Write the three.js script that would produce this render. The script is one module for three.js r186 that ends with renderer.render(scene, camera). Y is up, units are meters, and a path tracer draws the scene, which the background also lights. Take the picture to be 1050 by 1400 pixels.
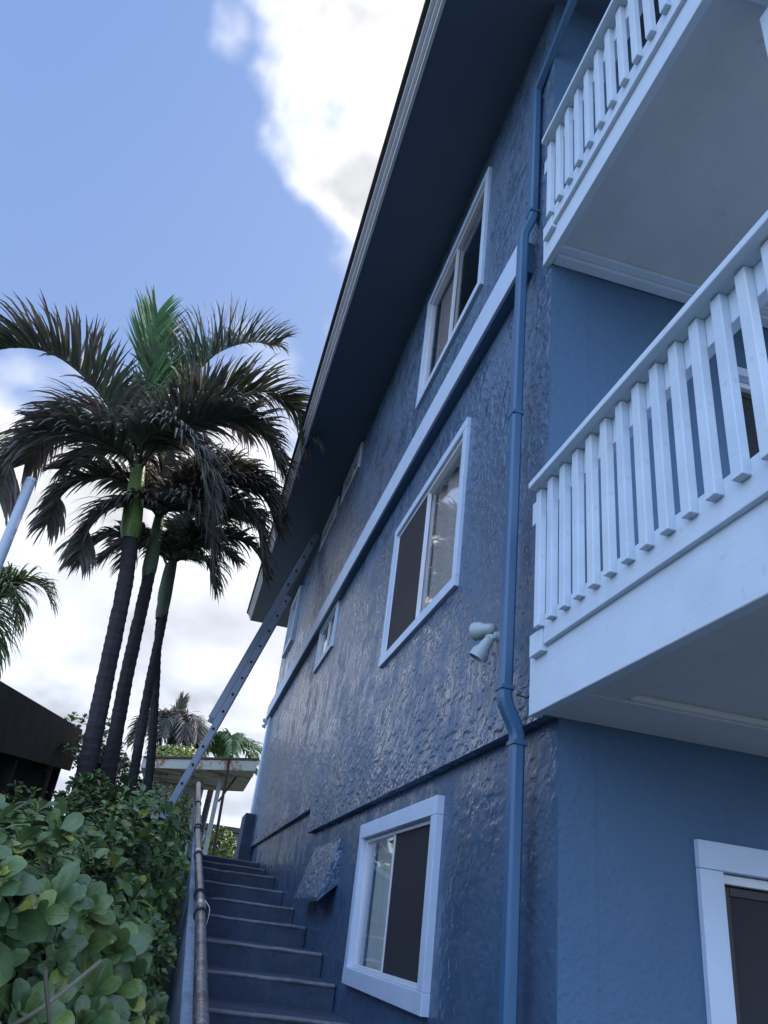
import * as THREE from 'three';
import { mergeGeometries } from 'three/addons/utils/BufferGeometryUtils.js';
import { RoundedBoxGeometry } from 'three/addons/geometries/RoundedBoxGeometry.js';

// ------------------------------------------------------------------ noise
let SEED = 7;
function rnd() { SEED = (SEED + 0x6d2b79f5) | 0; let t = Math.imul(SEED ^ (SEED >>> 15), 1 | SEED); t = (t + Math.imul(t ^ (t >>> 7), 61 | t)) ^ t; return ((t ^ (t >>> 14)) >>> 0) / 4294967296; }
const rr = (a, b) => a + (b - a) * rnd();
const clamp = (x, a = 0, b = 1) => Math.min(b, Math.max(a, x));
const sst = (a, b, x) => { const t = clamp((x - a) / (b - a)); return t * t * (3 - 2 * t); };
const mix = (a, b, t) => a + (b - a) * t;
const HT = new Float32Array(65536); for (let i = 0; i < 65536; i++) HT[i] = rnd();
const PERM = new Uint16Array(4096); for (let i = 0; i < 4096; i++) PERM[i] = Math.floor(rnd() * 4096);
const hash = (x, y, z) => HT[(PERM[(x + PERM[(y + PERM[z & 4095]) & 4095]) & 4095] * 16 + ((x ^ y) & 15)) & 65535];
const q5 = (t) => t * t * t * (t * (t * 6 - 15) + 10);
function vn(x, y, z) {
  const xi = Math.floor(x), yi = Math.floor(y), zi = Math.floor(z), u = q5(x - xi), v = q5(y - yi), w = q5(z - zi);
  const l = (zz) => mix(mix(hash(xi, yi, zz), hash(xi + 1, yi, zz), u), mix(hash(xi, yi + 1, zz), hash(xi + 1, yi + 1, zz), u), v);
  return mix(l(zi), l(zi + 1), w);
}
function fbm(x, y, z, o) { let s = 0, a = 0.5, n = 0; for (let i = 0; i < o; i++) { s += a * vn(x, y, z); n += a; a *= 0.5; x = x * 2.03 + 11.3; y = y * 2.03 + 5.7; z = z * 2.03 + 3.1; } return s / n; }
function pn(x, y, px, py, k) { // value noise that wraps after px by py cells
  const xi = Math.floor(x), yi = Math.floor(y), u = q5(x - xi), v = q5(y - yi), m = (a, b) => ((a % b) + b) % b;
  const h = (a, b) => hash(m(a, px), m(b, py), k);
  return mix(mix(h(xi, yi), h(xi + 1, yi), u), mix(h(xi, yi + 1), h(xi + 1, yi + 1), u), v);
}

// ------------------------------------------------------------------ camera, sky, sun, exposure
const scene = new THREE.Scene();
const camera = new THREE.PerspectiveCamera(67.89, 0.75, 0.05, 2000);
const camB = new THREE.Matrix4().makeBasis(new THREE.Vector3(0.96075, 0.11643, 0.25181), new THREE.Vector3(-0.22161, 0.86811, 0.44415), new THREE.Vector3(-0.16689, -0.48252, 0.85984));
camera.quaternion.setFromRotationMatrix(camB); camera.position.set(-1.35, 1.6, 2.9106); scene.add(camera); camera.updateMatrixWorld(true);
const renderer = new THREE.WebGLRenderer({ antialias: true });
renderer.setSize(768, 1024);
renderer.toneMapping = THREE.LinearToneMapping; renderer.toneMappingExposure = 2.0;
renderer.shadowMap.enabled = true; renderer.shadowMap.type = THREE.PCFSoftShadowMap;
const SUN = new THREE.Vector3(0.56, 0.72, -0.41).normalize();
const sun = new THREE.DirectionalLight(0xfff4e6, 2.2);
sun.position.copy(SUN).multiplyScalar(60); sun.target.position.set(0, 3, -5); sun.castShadow = true; sun.shadow.radius = 2;
sun.shadow.mapSize.set(2048, 2048); Object.assign(sun.shadow.camera, { left: -25, right: 25, top: 25, bottom: -25, near: 1, far: 160 });
scene.add(sun, sun.target);
{ // the sky: air and clouds by direction, scattered cumulus above a pale hazy bank near the horizon
  const W = 2048, H = 1024, d = new Float32Array(W * H * 4);
  // upper cloud mass: its edge runs through these two directions
  const e1 = new THREE.Vector3(-0.085, 0.85, -0.52), e2 = new THREE.Vector3(0.036, 0.716, -0.697), nrm = e1.clone().cross(e2).normalize();
  const wsp = new THREE.Vector3(-0.135, 0.842, -0.522).normalize();
  for (let j = 0; j < H; j++) {
    const el = (0.5 - (j + 0.5) / H) * Math.PI, ce = Math.cos(el), y = Math.sin(el);
    for (let i = 0; i < W; i++) {
      const ph = ((i + 0.5) / W - 0.5) * 2 * Math.PI, x = ce * Math.cos(ph), z = ce * Math.sin(ph), o = (j * W + i) * 4;
      let r, g, b;
      const cs = x * SUN.x + y * SUN.y + z * SUN.z;
      const up = clamp(y), t = Math.pow(up, 0.75);
      const away = sst(-0.3, 0.5, z) * 0.8 + 0.4 * sst(0.3, 0.9, -x) * sst(-0.95, -0.1, z); // unseen sky behind and left of the camera, boosted to fill the shade
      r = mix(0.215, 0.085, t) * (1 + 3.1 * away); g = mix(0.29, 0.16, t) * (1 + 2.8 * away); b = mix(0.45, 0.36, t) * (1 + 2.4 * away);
      const gl = Math.exp(-(1 - cs) * 5) * 0.13; r += gl; g += gl; b += gl * 0.9;
      if (y > -0.05) {
        const sc = 1 / (Math.max(y, 0) + 0.35), ux = x * sc, uz = z * sc;
        const n1 = fbm(ux * 3.1 + 4, uz * 3.1 + 9, y * 1.5, 6), n2 = fbm(ux * 7 + 40, uz * 7 + 2, y * 3 + 8, 5), n3 = fbm(x * 13 + 20, y * 13 + 3, z * 13 + 30, 5);
        const side = -(x * nrm.x + y * nrm.y + z * nrm.z);                         // > 0 past the edge of the upper mass
        const ahead = sst(0.15, -0.25, z) * sst(-0.64, -0.4, x);
        let c = (n1 - 0.62) * 2.4 + (n2 - 0.5) * 0.9;                                // scattered elsewhere
        const mass = clamp(side * 14 + 0.15, -2.8, 1.9) + (n1 - 0.5) * 0.9 + (n2 - 0.5) * 1.3 + (n3 - 0.5) * 1.7;
        const wd = Math.exp(-(1 - (x * wsp.x + y * wsp.y + z * wsp.z)) * 900) * 0.95 - 1.05 + (n2 - 0.5) * 1.0 + (n3 - 0.5) * 1.3;
        c = mix(c, Math.max(mass, wd), ahead);
        const bank = (0.565 - y) * 6 - 3.2 * (1 - ahead) + (n1 - 0.5) * 2.2 + (n2 - 0.5) * 1.3 + (n3 - 0.5) * 0.6; // pale bank low down
        c = Math.max(c, bank);
        const cov = sst(-0.3, 0.72, c);
        const thick = clamp(c * 0.8);
        const lowk = sst(0.5, 0.2, y);
        let L = mix(0.68, 0.39, sst(0.2, 0.7, thick) * sst(0.4, 0.64, n2 * 0.6 + n3 * 0.4)) + Math.max(0, -z) * 0 + sst(-0.2, 0.6, z) * 0.7;
        L = mix(L, 0.37 + (n2 - 0.5) * 0.6 + (n1 - 0.45) * 0.45 + gl, lowk);
        const cr = L * mix(1.0, 0.985, lowk), cg = L * mix(1.01, 1.05, lowk), cb = L * mix(1.05, 1.2, lowk);
        r = mix(r, cr, cov); g = mix(g, cg, cov); b = mix(b, cb, cov);
      } else { r = 0.16; g = 0.17; b = 0.18; }
      d[o] = r; d[o + 1] = g; d[o + 2] = b; d[o + 3] = 1;
    }
  }
  const flip = new Float32Array(d.length); for (let j = 0; j < H; j++) flip.set(d.subarray(j * W * 4, (j + 1) * W * 4), (H - 1 - j) * W * 4);
  const sky = new THREE.DataTexture(flip, W, H, THREE.RGBAFormat, THREE.FloatType);
  sky.mapping = THREE.EquirectangularReflectionMapping; sky.colorSpace = THREE.LinearSRGBColorSpace; sky.minFilter = sky.magFilter = THREE.LinearFilter; sky.needsUpdate = true;
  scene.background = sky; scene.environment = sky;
}

// ------------------------------------------------------------------ helpers
const NAMES = {};
function numbered(n) { const k = (NAMES[n] = (NAMES[n] ?? -1) + 1); return k ? `${n}_${String(k).padStart(3, '0')}` : n; }
function worldUV(g) { // non-indexed copy with uv in metres, laid along each face's main direction
  const h = g.index ? g.toNonIndexed() : g; if (!h.attributes.normal) h.computeVertexNormals();
  const p = h.attributes.position, uv = new Float32Array(p.count * 2), a = new THREE.Vector3(), b = new THREE.Vector3(), c = new THREE.Vector3();
  for (let i = 0; i < p.count; i += 3) {
    a.fromBufferAttribute(p, i); b.fromBufferAttribute(p, i + 1).sub(a); c.fromBufferAttribute(p, i + 2).sub(a); b.cross(c);
    const ax = Math.abs(b.x), ay = Math.abs(b.y), az = Math.abs(b.z);
    for (let k = i; k < i + 3; k++) {
      const X = p.getX(k), Y = p.getY(k), Z = p.getZ(k);
      if (ax >= ay && ax >= az) { uv[k * 2] = Z; uv[k * 2 + 1] = Y; } else if (ay >= az) { uv[k * 2] = X; uv[k * 2 + 1] = Z; } else { uv[k * 2] = X; uv[k * 2 + 1] = Y; }
    }
  }
  h.setAttribute('uv', new THREE.BufferAttribute(uv, 2));
  return h;
}
function M(geos, keep) { const l = (Array.isArray(geos) ? geos : [geos]).map((g) => { const h = g.index ? g.toNonIndexed() : g; for (const k of Object.keys(h.attributes)) if (!['position', 'normal', 'uv', 'color'].includes(k)) h.deleteAttribute(k); return h; }); const m = l.length > 1 ? mergeGeometries(l) : l[0]; return keep ? m : worldUV(m); }
function mesh(name, geos, mat, parent, keep) {
  const o = new THREE.Mesh(M(geos, keep), mat); o.name = parent ? name : numbered(name); o.castShadow = o.receiveShadow = true; (parent || scene).add(o); return o;
}
function thing(name, label, category, [x, y, z] = [0, 0, 0], group) {
  const o = new THREE.Group(); o.name = numbered(name); o.position.set(x, y, z); o.userData = { label, category }; if (group) o.userData.group = group; scene.add(o); return o;
}
function tag(o, label, category, group) { o.userData = { label, category }; if (group) o.userData.group = group; return o; }
function struct(name, geos, mat) { const o = mesh(name, geos, mat); o.userData.kind = 'structure'; return o; }
const bx = (x0, x1, y0, y1, z0, z1, r = 0.004) => { // a box by its limits, edges chamfered
  const w = x1 - x0, h = y1 - y0, d = z1 - z0, g = r ? new RoundedBoxGeometry(w, h, d, 1, Math.min(r, w / 3, h / 3, d / 3)) : new THREE.BoxGeometry(w, h, d);
  return g.translate((x0 + x1) / 2, (y0 + y1) / 2, (z0 + z1) / 2);
};
const V = (x, y, z) => new THREE.Vector3(x, y, z);
const cyl = (a, b, r0, r1 = r0, n = 14, cap = true) => { // a round bar from a to b
  const A = V(...a), B = V(...b), l = A.distanceTo(B), g = new THREE.CylinderGeometry(r1, r0, l, n, 1, !cap);
  g.applyQuaternion(new THREE.Quaternion().setFromUnitVectors(V(0, 1, 0), B.clone().sub(A).normalize())); const m = A.add(B).multiplyScalar(0.5); return g.translate(m.x, m.y, m.z);
};
const bar = (a, b, w, d, up = [0, 1, 0], r = 0.003) => { // a rectangular bar from a to b; w across, d along "up"
  const A = V(...a), B = V(...b), l = A.distanceTo(B), Y = B.clone().sub(A).normalize(), X = Y.clone().cross(V(...up)).normalize(), Z = X.clone().cross(Y);
  const g = r ? new RoundedBoxGeometry(w, l, d, 1, r) : new THREE.BoxGeometry(w, l, d); g.applyMatrix4(new THREE.Matrix4().makeBasis(X, Y, Z)); const m = A.add(B).multiplyScalar(0.5); return g.translate(m.x, m.y, m.z);
};
const tube = (pts, r, n = 8, seg = 24) => new THREE.TubeGeometry(new THREE.CatmullRomCurve3(pts.map((p) => V(...p))), seg, r, n, false);

// ------------------------------------------------------------------ materials
function dataTex(n, fn, rep, srgb) {
  const a = new Uint8Array(n * n * 4);
  for (let j = 0; j < n; j++) for (let i = 0; i < n; i++) { const c = fn(i / n, j / n), o = (j * n + i) * 4; for (let k = 0; k < 3; k++) a[o + k] = clamp(typeof c === 'number' ? c : c[k]) * 255; a[o + 3] = 255; }
  const t = new THREE.DataTexture(a, n, n); t.wrapS = t.wrapT = THREE.RepeatWrapping; t.magFilter = THREE.LinearFilter; t.minFilter = THREE.LinearMipmapLinearFilter; t.generateMipmaps = true; t.repeat.set(1 / rep, 1 / rep); if (srgb) t.colorSpace = THREE.SRGBColorSpace; t.needsUpdate = true; return t;
}
const pf = (u, v, fx, fy, o, k) => { let s = 0, a = 0.5, n = 0; for (let i = 0; i < o; i++) { s += a * pn(u * fx, v * fy, fx, fy, k + i); n += a; a *= 0.5; fx *= 2; fy *= 2; } return s / n; };
const toS = (l) => Math.pow(clamp(l), 1 / 2.2);
// heavy dashed stucco: clotted, dragged downwards, with fine grit
const stuccoBump = dataTex(1024, (u, v) => {
  const wx = (pf(u, v, 6, 6, 3, 90) - 0.5) * 0.05;
  const st = pf(u + wx, v, 17, 14, 4, 10), bl = pf(u, v + wx, 20, 26, 4, 30), gr = pf(u, v, 50, 62, 3, 50);
  return clamp(0.02 + 0.42 * sst(0.3, 0.75, st * 0.55 + bl * 0.45) + 0.62 * sst(0.25, 0.75, gr));
}, 2.6);
const stuccoRough = dataTex(512, (u, v) => { const s = pf(u, v, 30, 30, 4, 130), b = pf(u, v, 9, 9, 4, 150); return [0, 0.17 + 0.32 * sst(0.3, 0.7, s * 0.55 + b * 0.45), 0]; }, 3.7);
const stuccoCol = dataTex(512, (u, v) => { const s = pf(u, v, 16, 14, 5, 170), b = pf(u, v, 8, 8, 4, 190), k = 0.88 + 0.26 * (s - 0.5) + 0.2 * (b - 0.5); return [toS(k), toS(k), toS(k)]; }, 4.3, true);
const peelBump = dataTex(512, (u, v) => clamp(0.75 * pf(u, v, 64, 64, 3, 210) + 0.35 * pf(u, v, 12, 12, 2, 230) - 0.05), 1.3);
const peelRough = dataTex(256, (u, v) => [0, 0.5 + 0.3 * pf(u, v, 8, 8, 4, 250), 0], 2.1);
const woodBump = dataTex(512, (u, v) => clamp(0.6 * pf(u, v, 12, 120, 3, 270) + 0.4 * pf(u, v, 30, 30, 3, 290)), 1.1);
const paintCol = dataTex(512, (u, v) => { const a = pf(u, v, 10, 10, 5, 310), sp = sst(0.84, 0.88, pf(u, v, 60, 46, 2, 330)), k = 0.93 + 0.14 * (a - 0.5) - 0.08 * sp; return [toS(k), toS(k), toS(k * 0.99)]; }, 1.7, true);
const mottle = dataTex(512, (u, v) => { const a = pf(u, v, 8, 8, 6, 350), b = pf(u, v, 40, 40, 3, 370), k = 0.75 + 0.5 * (a - 0.5) + 0.35 * (b - 0.5); return [toS(k), toS(k), toS(k)]; }, 1.4, true);
const gritBump = dataTex(512, (u, v) => clamp(0.5 * pf(u, v, 90, 90, 2, 390) + 0.5 * pf(u, v, 20, 20, 4, 400)), 1.2);
const rustCol = dataTex(512, (u, v) => { const a = pf(u, v, 7, 7, 6, 420), s = sst(0.52, 0.62, a + 0.25 * (pf(u, v, 50, 50, 3, 440) - 0.5)); return [toS(mix(0.36, 0.24, s)), toS(mix(0.38, 0.12, s)), toS(mix(0.32, 0.06, s))]; }, 2.6, true);
const pipeCol = dataTex(512, (u, v) => { const a = pf(u, v, 9, 9, 5, 460), s = sst(0.42, 0.62, a), f = pf(u, v, 60, 60, 2, 480), sp = sst(0.7, 0.76, f); return [toS(mix(0.19, 0.1, s) + 0.2 * sp), toS(mix(0.175, 0.083, s) + 0.2 * sp), toS(mix(0.185, 0.088, s) + 0.2 * sp)]; }, 0.9, true);
const vein = (u, v) => { const x = Math.abs(u - 0.5), m = Math.exp(-x * x / 0.00035), w = Math.abs(((v * 7 - x * 5) % 1 + 1) % 1 - 0.5), l = Math.exp(-w * w / 0.004) * 0.5; return [m, l]; };
const leafCol = dataTex(256, (u, v) => { const [m, l] = vein(u, v), a = pf(u, v, 6, 6, 4, 500) - 0.5, sp = sst(0.7, 0.76, pf(u, v, 16, 16, 3, 520)), k = 0.72 + 0.28 * a + 0.06 * l; return [toS(k + 0.25 * m + 0.1 * sp), toS(k + 0.28 * m - 0.02 * sp), toS(k + 0.12 * m - 0.2 * sp)]; }, 1, true);
const leafBump = dataTex(256, (u, v) => { const [m, l] = vein(u, v); return clamp(0.5 - 0.4 * m - 0.25 * l + 0.35 * (pf(u, v, 10, 10, 3, 540) - 0.5)); }, 1);
const S = (c, rough, extra = {}) => new THREE.MeshStandardMaterial({ color: new THREE.Color().setRGB(...c), roughness: rough, ...extra });
const P = (c, rough, extra = {}) => new THREE.MeshPhysicalMaterial({ color: new THREE.Color().setRGB(...c), roughness: rough, ...extra });
const MAT = {
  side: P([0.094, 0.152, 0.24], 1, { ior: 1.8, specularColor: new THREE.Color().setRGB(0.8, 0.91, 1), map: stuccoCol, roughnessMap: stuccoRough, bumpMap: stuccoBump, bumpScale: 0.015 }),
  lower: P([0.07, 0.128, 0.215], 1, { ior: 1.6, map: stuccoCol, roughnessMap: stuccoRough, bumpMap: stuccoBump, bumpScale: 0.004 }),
  front: S([0.066, 0.135, 0.228], 1, { roughnessMap: peelRough, bumpMap: peelBump, bumpScale: 0.005 }),
  spout: S([0.05, 0.13, 0.235], 0.42, { bumpMap: peelBump, bumpScale: 0.001 }),
  soffit: S([0.085, 0.125, 0.19], 0.6, { bumpMap: woodBump, bumpScale: 0.001 }),
  white: S([0.68, 0.78, 0.87], 0.5, { map: paintCol, bumpMap: woodBump, bumpScale: 0.0012 }),  // white paint with the skylight's blue cast mixed into its colour
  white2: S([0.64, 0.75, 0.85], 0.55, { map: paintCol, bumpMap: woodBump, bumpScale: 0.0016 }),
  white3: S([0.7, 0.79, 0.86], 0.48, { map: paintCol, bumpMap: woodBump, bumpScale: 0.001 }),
  trim: S([0.62, 0.73, 0.87], 0.5, { map: paintCol, bumpMap: woodBump, bumpScale: 0.001 }),  // same white, skylight blue mixed in a little stronger
  ceiling: S([0.66, 0.68, 0.69], 0.8, { map: paintCol, bumpMap: peelBump, bumpScale: 0.001 }),
  vinyl: S([0.72, 0.74, 0.77], 0.35),
  glass: P([1, 1, 1], 0.02, { transmission: 1, thickness: 0, ior: 2.0 }),
  screen3: S([0.03, 0.03, 0.036], 0.75, { transparent: true, opacity: 0.88 }),
  screen2: S([0.05, 0.042, 0.045], 0.8, { transparent: true, opacity: 0.72 }),
  screen: S([0.022, 0.021, 0.025], 0.9),
  darkFrame: S([0.03, 0.024, 0.022], 0.5),
  curtain: S([0.6, 0.57, 0.53], 0.95, { side: THREE.DoubleSide }),
  blind: S([0.68, 0.76, 0.7], 0.9, { side: THREE.DoubleSide }),
  room: S([0.25, 0.24, 0.23], 0.95),
  shingle: S([0.09, 0.075, 0.065], 0.95, { map: mottle, bumpMap: gritBump, bumpScale: 0.006 }),
  gutter: S([0.82, 0.83, 0.85], 0.45, { map: paintCol }),
  step: S([0.055, 0.085, 0.14], 0.75, { map: mottle, bumpMap: gritBump, bumpScale: 0.004 }),
  nosing: S([0.24, 0.25, 0.28], 0.85, { map: mottle, bumpMap: gritBump, bumpScale: 0.006 }),
  curb: S([0.4, 0.5, 0.62], 0.75, { map: mottle, bumpMap: gritBump, bumpScale: 0.006 }),
  pipe: S([1, 1, 1], 0.38, { map: pipeCol, metalness: 0.35, bumpMap: gritBump, bumpScale: 0.0015 }),
  steel: S([0.55, 0.54, 0.53], 0.35, { metalness: 0.8 }),
  alu: S([0.3, 0.35, 0.42], 0.45, { metalness: 0.4 }),
  rubber: S([0.015, 0.015, 0.016], 0.7),
  lamp: S([0.38, 0.46, 0.45], 0.45),
  lens: S([0.2, 0.22, 0.21], 0.15),
  soil: S([0.085, 0.1, 0.085], 0.95, { map: mottle, bumpMap: gritBump, bumpScale: 0.02 }),
  conc: S([0.5, 0.49, 0.46], 0.85, { map: mottle, bumpMap: gritBump, bumpScale: 0.004 }),
  rusty: S([1, 1, 1], 0.8, { map: rustCol, bumpMap: gritBump, bumpScale: 0.003 }),
  paleGreen: S([0.42, 0.47, 0.43], 0.8, { map: mottle }),
  brownWood: S([0.055, 0.042, 0.034], 0.85, { map: mottle, bumpMap: woodBump, bumpScale: 0.004 }),
  darkWood: S([0.022, 0.018, 0.016], 0.9, { map: mottle }),
  pole: S([0.5, 0.57, 0.66], 0.45, { map: paintCol }),
  stem: S([0.2, 0.17, 0.12], 0.85, { map: mottle }),
  trunk: S([0.05, 0.045, 0.046], 0.9, { map: mottle, bumpMap: gritBump, bumpScale: 0.01 }),
  shaft: S([0.19, 0.3, 0.075], 0.45, { map: mottle }),
  shaftDull: S([0.16, 0.22, 0.12], 0.6, { map: mottle }),
  frond: P([1, 1, 1], 0.75, { transmission: 0.35, thickness: 0, vertexColors: true, side: THREE.DoubleSide }),
  leafV: S([1, 1, 1], 0.36, { vertexColors: true, side: THREE.DoubleSide, map: leafCol }),
};

// ------------------------------------------------------------------ ground
const groundY = (z) => 2.36 - 0.159 * clamp(z + 11.2, 0, 14.8);
{
  const zs = [-900, -400, -200, -100, -60, -40, -30, -20, -15, -11.2]; for (let z = -10; z <= 3.6; z += 0.5) zs.push(z); zs.push(3.6, 6, 12, 30, 80, 200, 600);
  const xs = [-900, -300, -100, -40, -20, -12, -8, -5, -3, -1.13, 0, 4, 9, 20, 60, 200, 900], pos = [], idx = [];
  for (const z of zs) for (const x of xs) pos.push(x, groundY(z) - (x > -1.2 && x < 0.2 ? 0.25 : 0), z);
  for (let j = 0; j < zs.length - 1; j++) for (let i = 0; i < xs.length - 1; i++) { const a = j * xs.length + i, b = a + 1, c = a + xs.length, e = c + 1; idx.push(a, c, b, b, c, e); }
  const g = new THREE.BufferGeometry(); g.setAttribute('position', new THREE.Float32BufferAttribute(pos, 3)); g.setIndex(idx); g.computeVertexNormals();
  struct('ground', g, MAT.soil);
  struct('bounce_slab', bx(0.0, 8, -0.12, 0.02, 0.002, 7, 0.01), MAT.conc);  // unseen pale slab, added to bounce light up under the balconies
}

// ------------------------------------------------------------------ the house
const LEN = 13.5, EAVE = 7.864, WID = 9;
const house = thing('apartment_house', 'three storey navy blue stucco house with white trimmed windows, balconies and deep dark eaves', 'house');
// wall panels with openings: shape u runs away from the viewer along the side, v is height
function panel(outline, holes, depth) {
  const s = new THREE.Shape(outline.map(([u, v]) => new THREE.Vector2(u, v)));
  for (const [u0, u1, v0, v1] of holes) s.holes.push(new THREE.Path([[u0, v0], [u0, v1], [u1, v1], [u1, v0]].map(([u, v]) => new THREE.Vector2(u, v))));
  return new THREE.ExtrudeGeometry(s, { depth, bevelEnabled: false });
}
// openings in the side wall: [near z, far z, bottom, top]
const SW = {
  upper: [1.31, 2.93, 6.2, 7.47], middle: [1.36, 3.15, 3.63, 4.79], lower: [1.53, 3.26, 1.365, 2.225], small: [6.25, 7.43, 4.73, 5.24],
  up2: [6.38, 7.53, 7.48, 7.78], up3: [8.1, 9.4, 7.5, 7.78], far: [11.6, 12.7, 6.5, 7.5],
};
const hu = Object.entries(SW).filter(([k]) => k !== 'lower').map(([, h]) => h);
{
  // upper skin stands 6 cm proud of the wall below; its lower edge steps up towards the back
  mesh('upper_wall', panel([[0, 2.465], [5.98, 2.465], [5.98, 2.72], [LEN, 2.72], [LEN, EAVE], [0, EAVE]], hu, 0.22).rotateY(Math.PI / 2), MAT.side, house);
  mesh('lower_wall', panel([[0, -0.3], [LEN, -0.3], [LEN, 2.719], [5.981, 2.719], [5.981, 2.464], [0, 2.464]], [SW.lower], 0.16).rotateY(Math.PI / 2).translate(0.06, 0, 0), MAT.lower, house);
  // front wall, facing the balconies
  mesh('front_wall', panel([[0.221, -0.3], [WID, -0.3], [WID, EAVE], [0.221, EAVE]], [[0.74, 2.5, 0.08, 2.0], [1.11, 3.0, 2.78, 4.64]], 0.2).translate(0, 0, -0.2), MAT.front, house);
  mesh('corner_pier', [bx(0.002, 0.22, 2.47, EAVE, -0.001, 0.003, 0), bx(0.062, 0.22, -0.3, 2.462, -0.001, 0.003, 0)], MAT.front, house);
  mesh('back_wall', bx(0.22, WID, -0.3, EAVE, -LEN, -LEN + 0.2, 0), MAT.side, house);
  mesh('far_side_wall', bx(WID, WID + 0.2, -0.3, EAVE, -LEN, 0, 0), MAT.side, house);
  mesh('floor', [bx(0.22, WID, 2.56, 2.74, -LEN + 0.21, -0.21, 0), bx(0.22, WID, 5.14, 5.3, -LEN + 0.21, -0.21, 0), bx(0.22, WID, -0.28, 0.02, -LEN + 0.21, -0.21, 0)], MAT.room, house);
  mesh('partition', [bx(3.2, 3.32, 0.03, 2.55, -LEN + 0.22, -0.22, 0), bx(3.2, 3.32, 2.75, 5.13, -LEN + 0.22, -0.22, 0), bx(3.2, 3.32, 5.31, EAVE - 0.02, -LEN + 0.22, -0.22, 0)], MAT.room, house);
  // white band along the side, and the pale corner board at the far end
  mesh('band', bx(-0.095, -0.072, 5.275, 5.545, -LEN - 0.02, -0.26, 0.005), MAT.trim, house);
  mesh('band_shade_backing', bx(-0.071, -0.001, 5.28, 5.54, -LEN - 0.015, -0.265, 0), MAT.spout, house);  // navy backing added so the band's underside stays dark like its shadow
  mesh('corner_board', bx(-0.05, 0.04, 2.73, 5.28, -LEN - 0.012, -LEN + 0.3, 0.006), MAT.trim, house);
  // roof: soffit, fascia, drip mouldings, shingled slopes
  const X0 = -0.79, X1 = WID + 1, Z0 = -14.95, Z1 = 2.6;
  mesh('soffit', bx(X0, X1, EAVE + 0.001, EAVE + 0.03, Z0, Z1, 0), MAT.soffit, house);
  const roof = mesh('roof', (() => {
    const y0 = EAVE + 0.2, ym = y0 + 1.75, zc = 5, p = [];
    const a = [X0 - 0.14, y0, Z0 - 0.1], b = [X1 + 0.1, y0, Z0 - 0.1], c = [X1 + 0.1, y0, Z1 + 0.1], e = [X0 - 0.14, y0, Z1 + 0.1], m = [(X0 + X1) / 2, ym, Z0 + zc], n = [(X0 + X1) / 2, ym, Z1 - zc];
    for (const t of [[a, b, m], [b, c, n], [b, n, m], [c, e, n], [e, a, m], [e, m, n], [a, c, b], [a, e, c]]) for (const q of t) p.push(...q);
    const g = new THREE.BufferGeometry(); g.setAttribute('position', new THREE.Float32BufferAttribute(p, 3)); g.computeVertexNormals(); return g;
  })(), MAT.shingle, house);
  mesh('shingle_edge', [bx(X0 - 0.135, X0 - 0.06, EAVE + 0.165, EAVE + 0.199, Z0 - 0.09, Z1, 0.004), bx(X0 - 0.06, X1, EAVE + 0.165, EAVE + 0.199, Z0 - 0.09, Z0 - 0.02, 0.004)], MAT.shingle, roof);
  mesh('fascia', [bx(X0 - 0.03, X0 - 0.001, EAVE - 0.012, EAVE + 0.16, Z0 - 0.02, Z1, 0.004), bx(X0, X1, EAVE - 0.012, EAVE + 0.16, Z0 - 0.03, Z0 - 0.001, 0.004)], MAT.gutter, house);
  mesh('drip_moulding', [bx(X0 - 0.062, X0 - 0.031, EAVE + 0.06, EAVE + 0.162, Z0 - 0.05, Z1, 0.006), bx(X0 - 0.1, X0 - 0.063, EAVE + 0.115, EAVE + 0.163, Z0 - 0.06, Z1, 0.008)], MAT.gutter, house);
}
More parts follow.
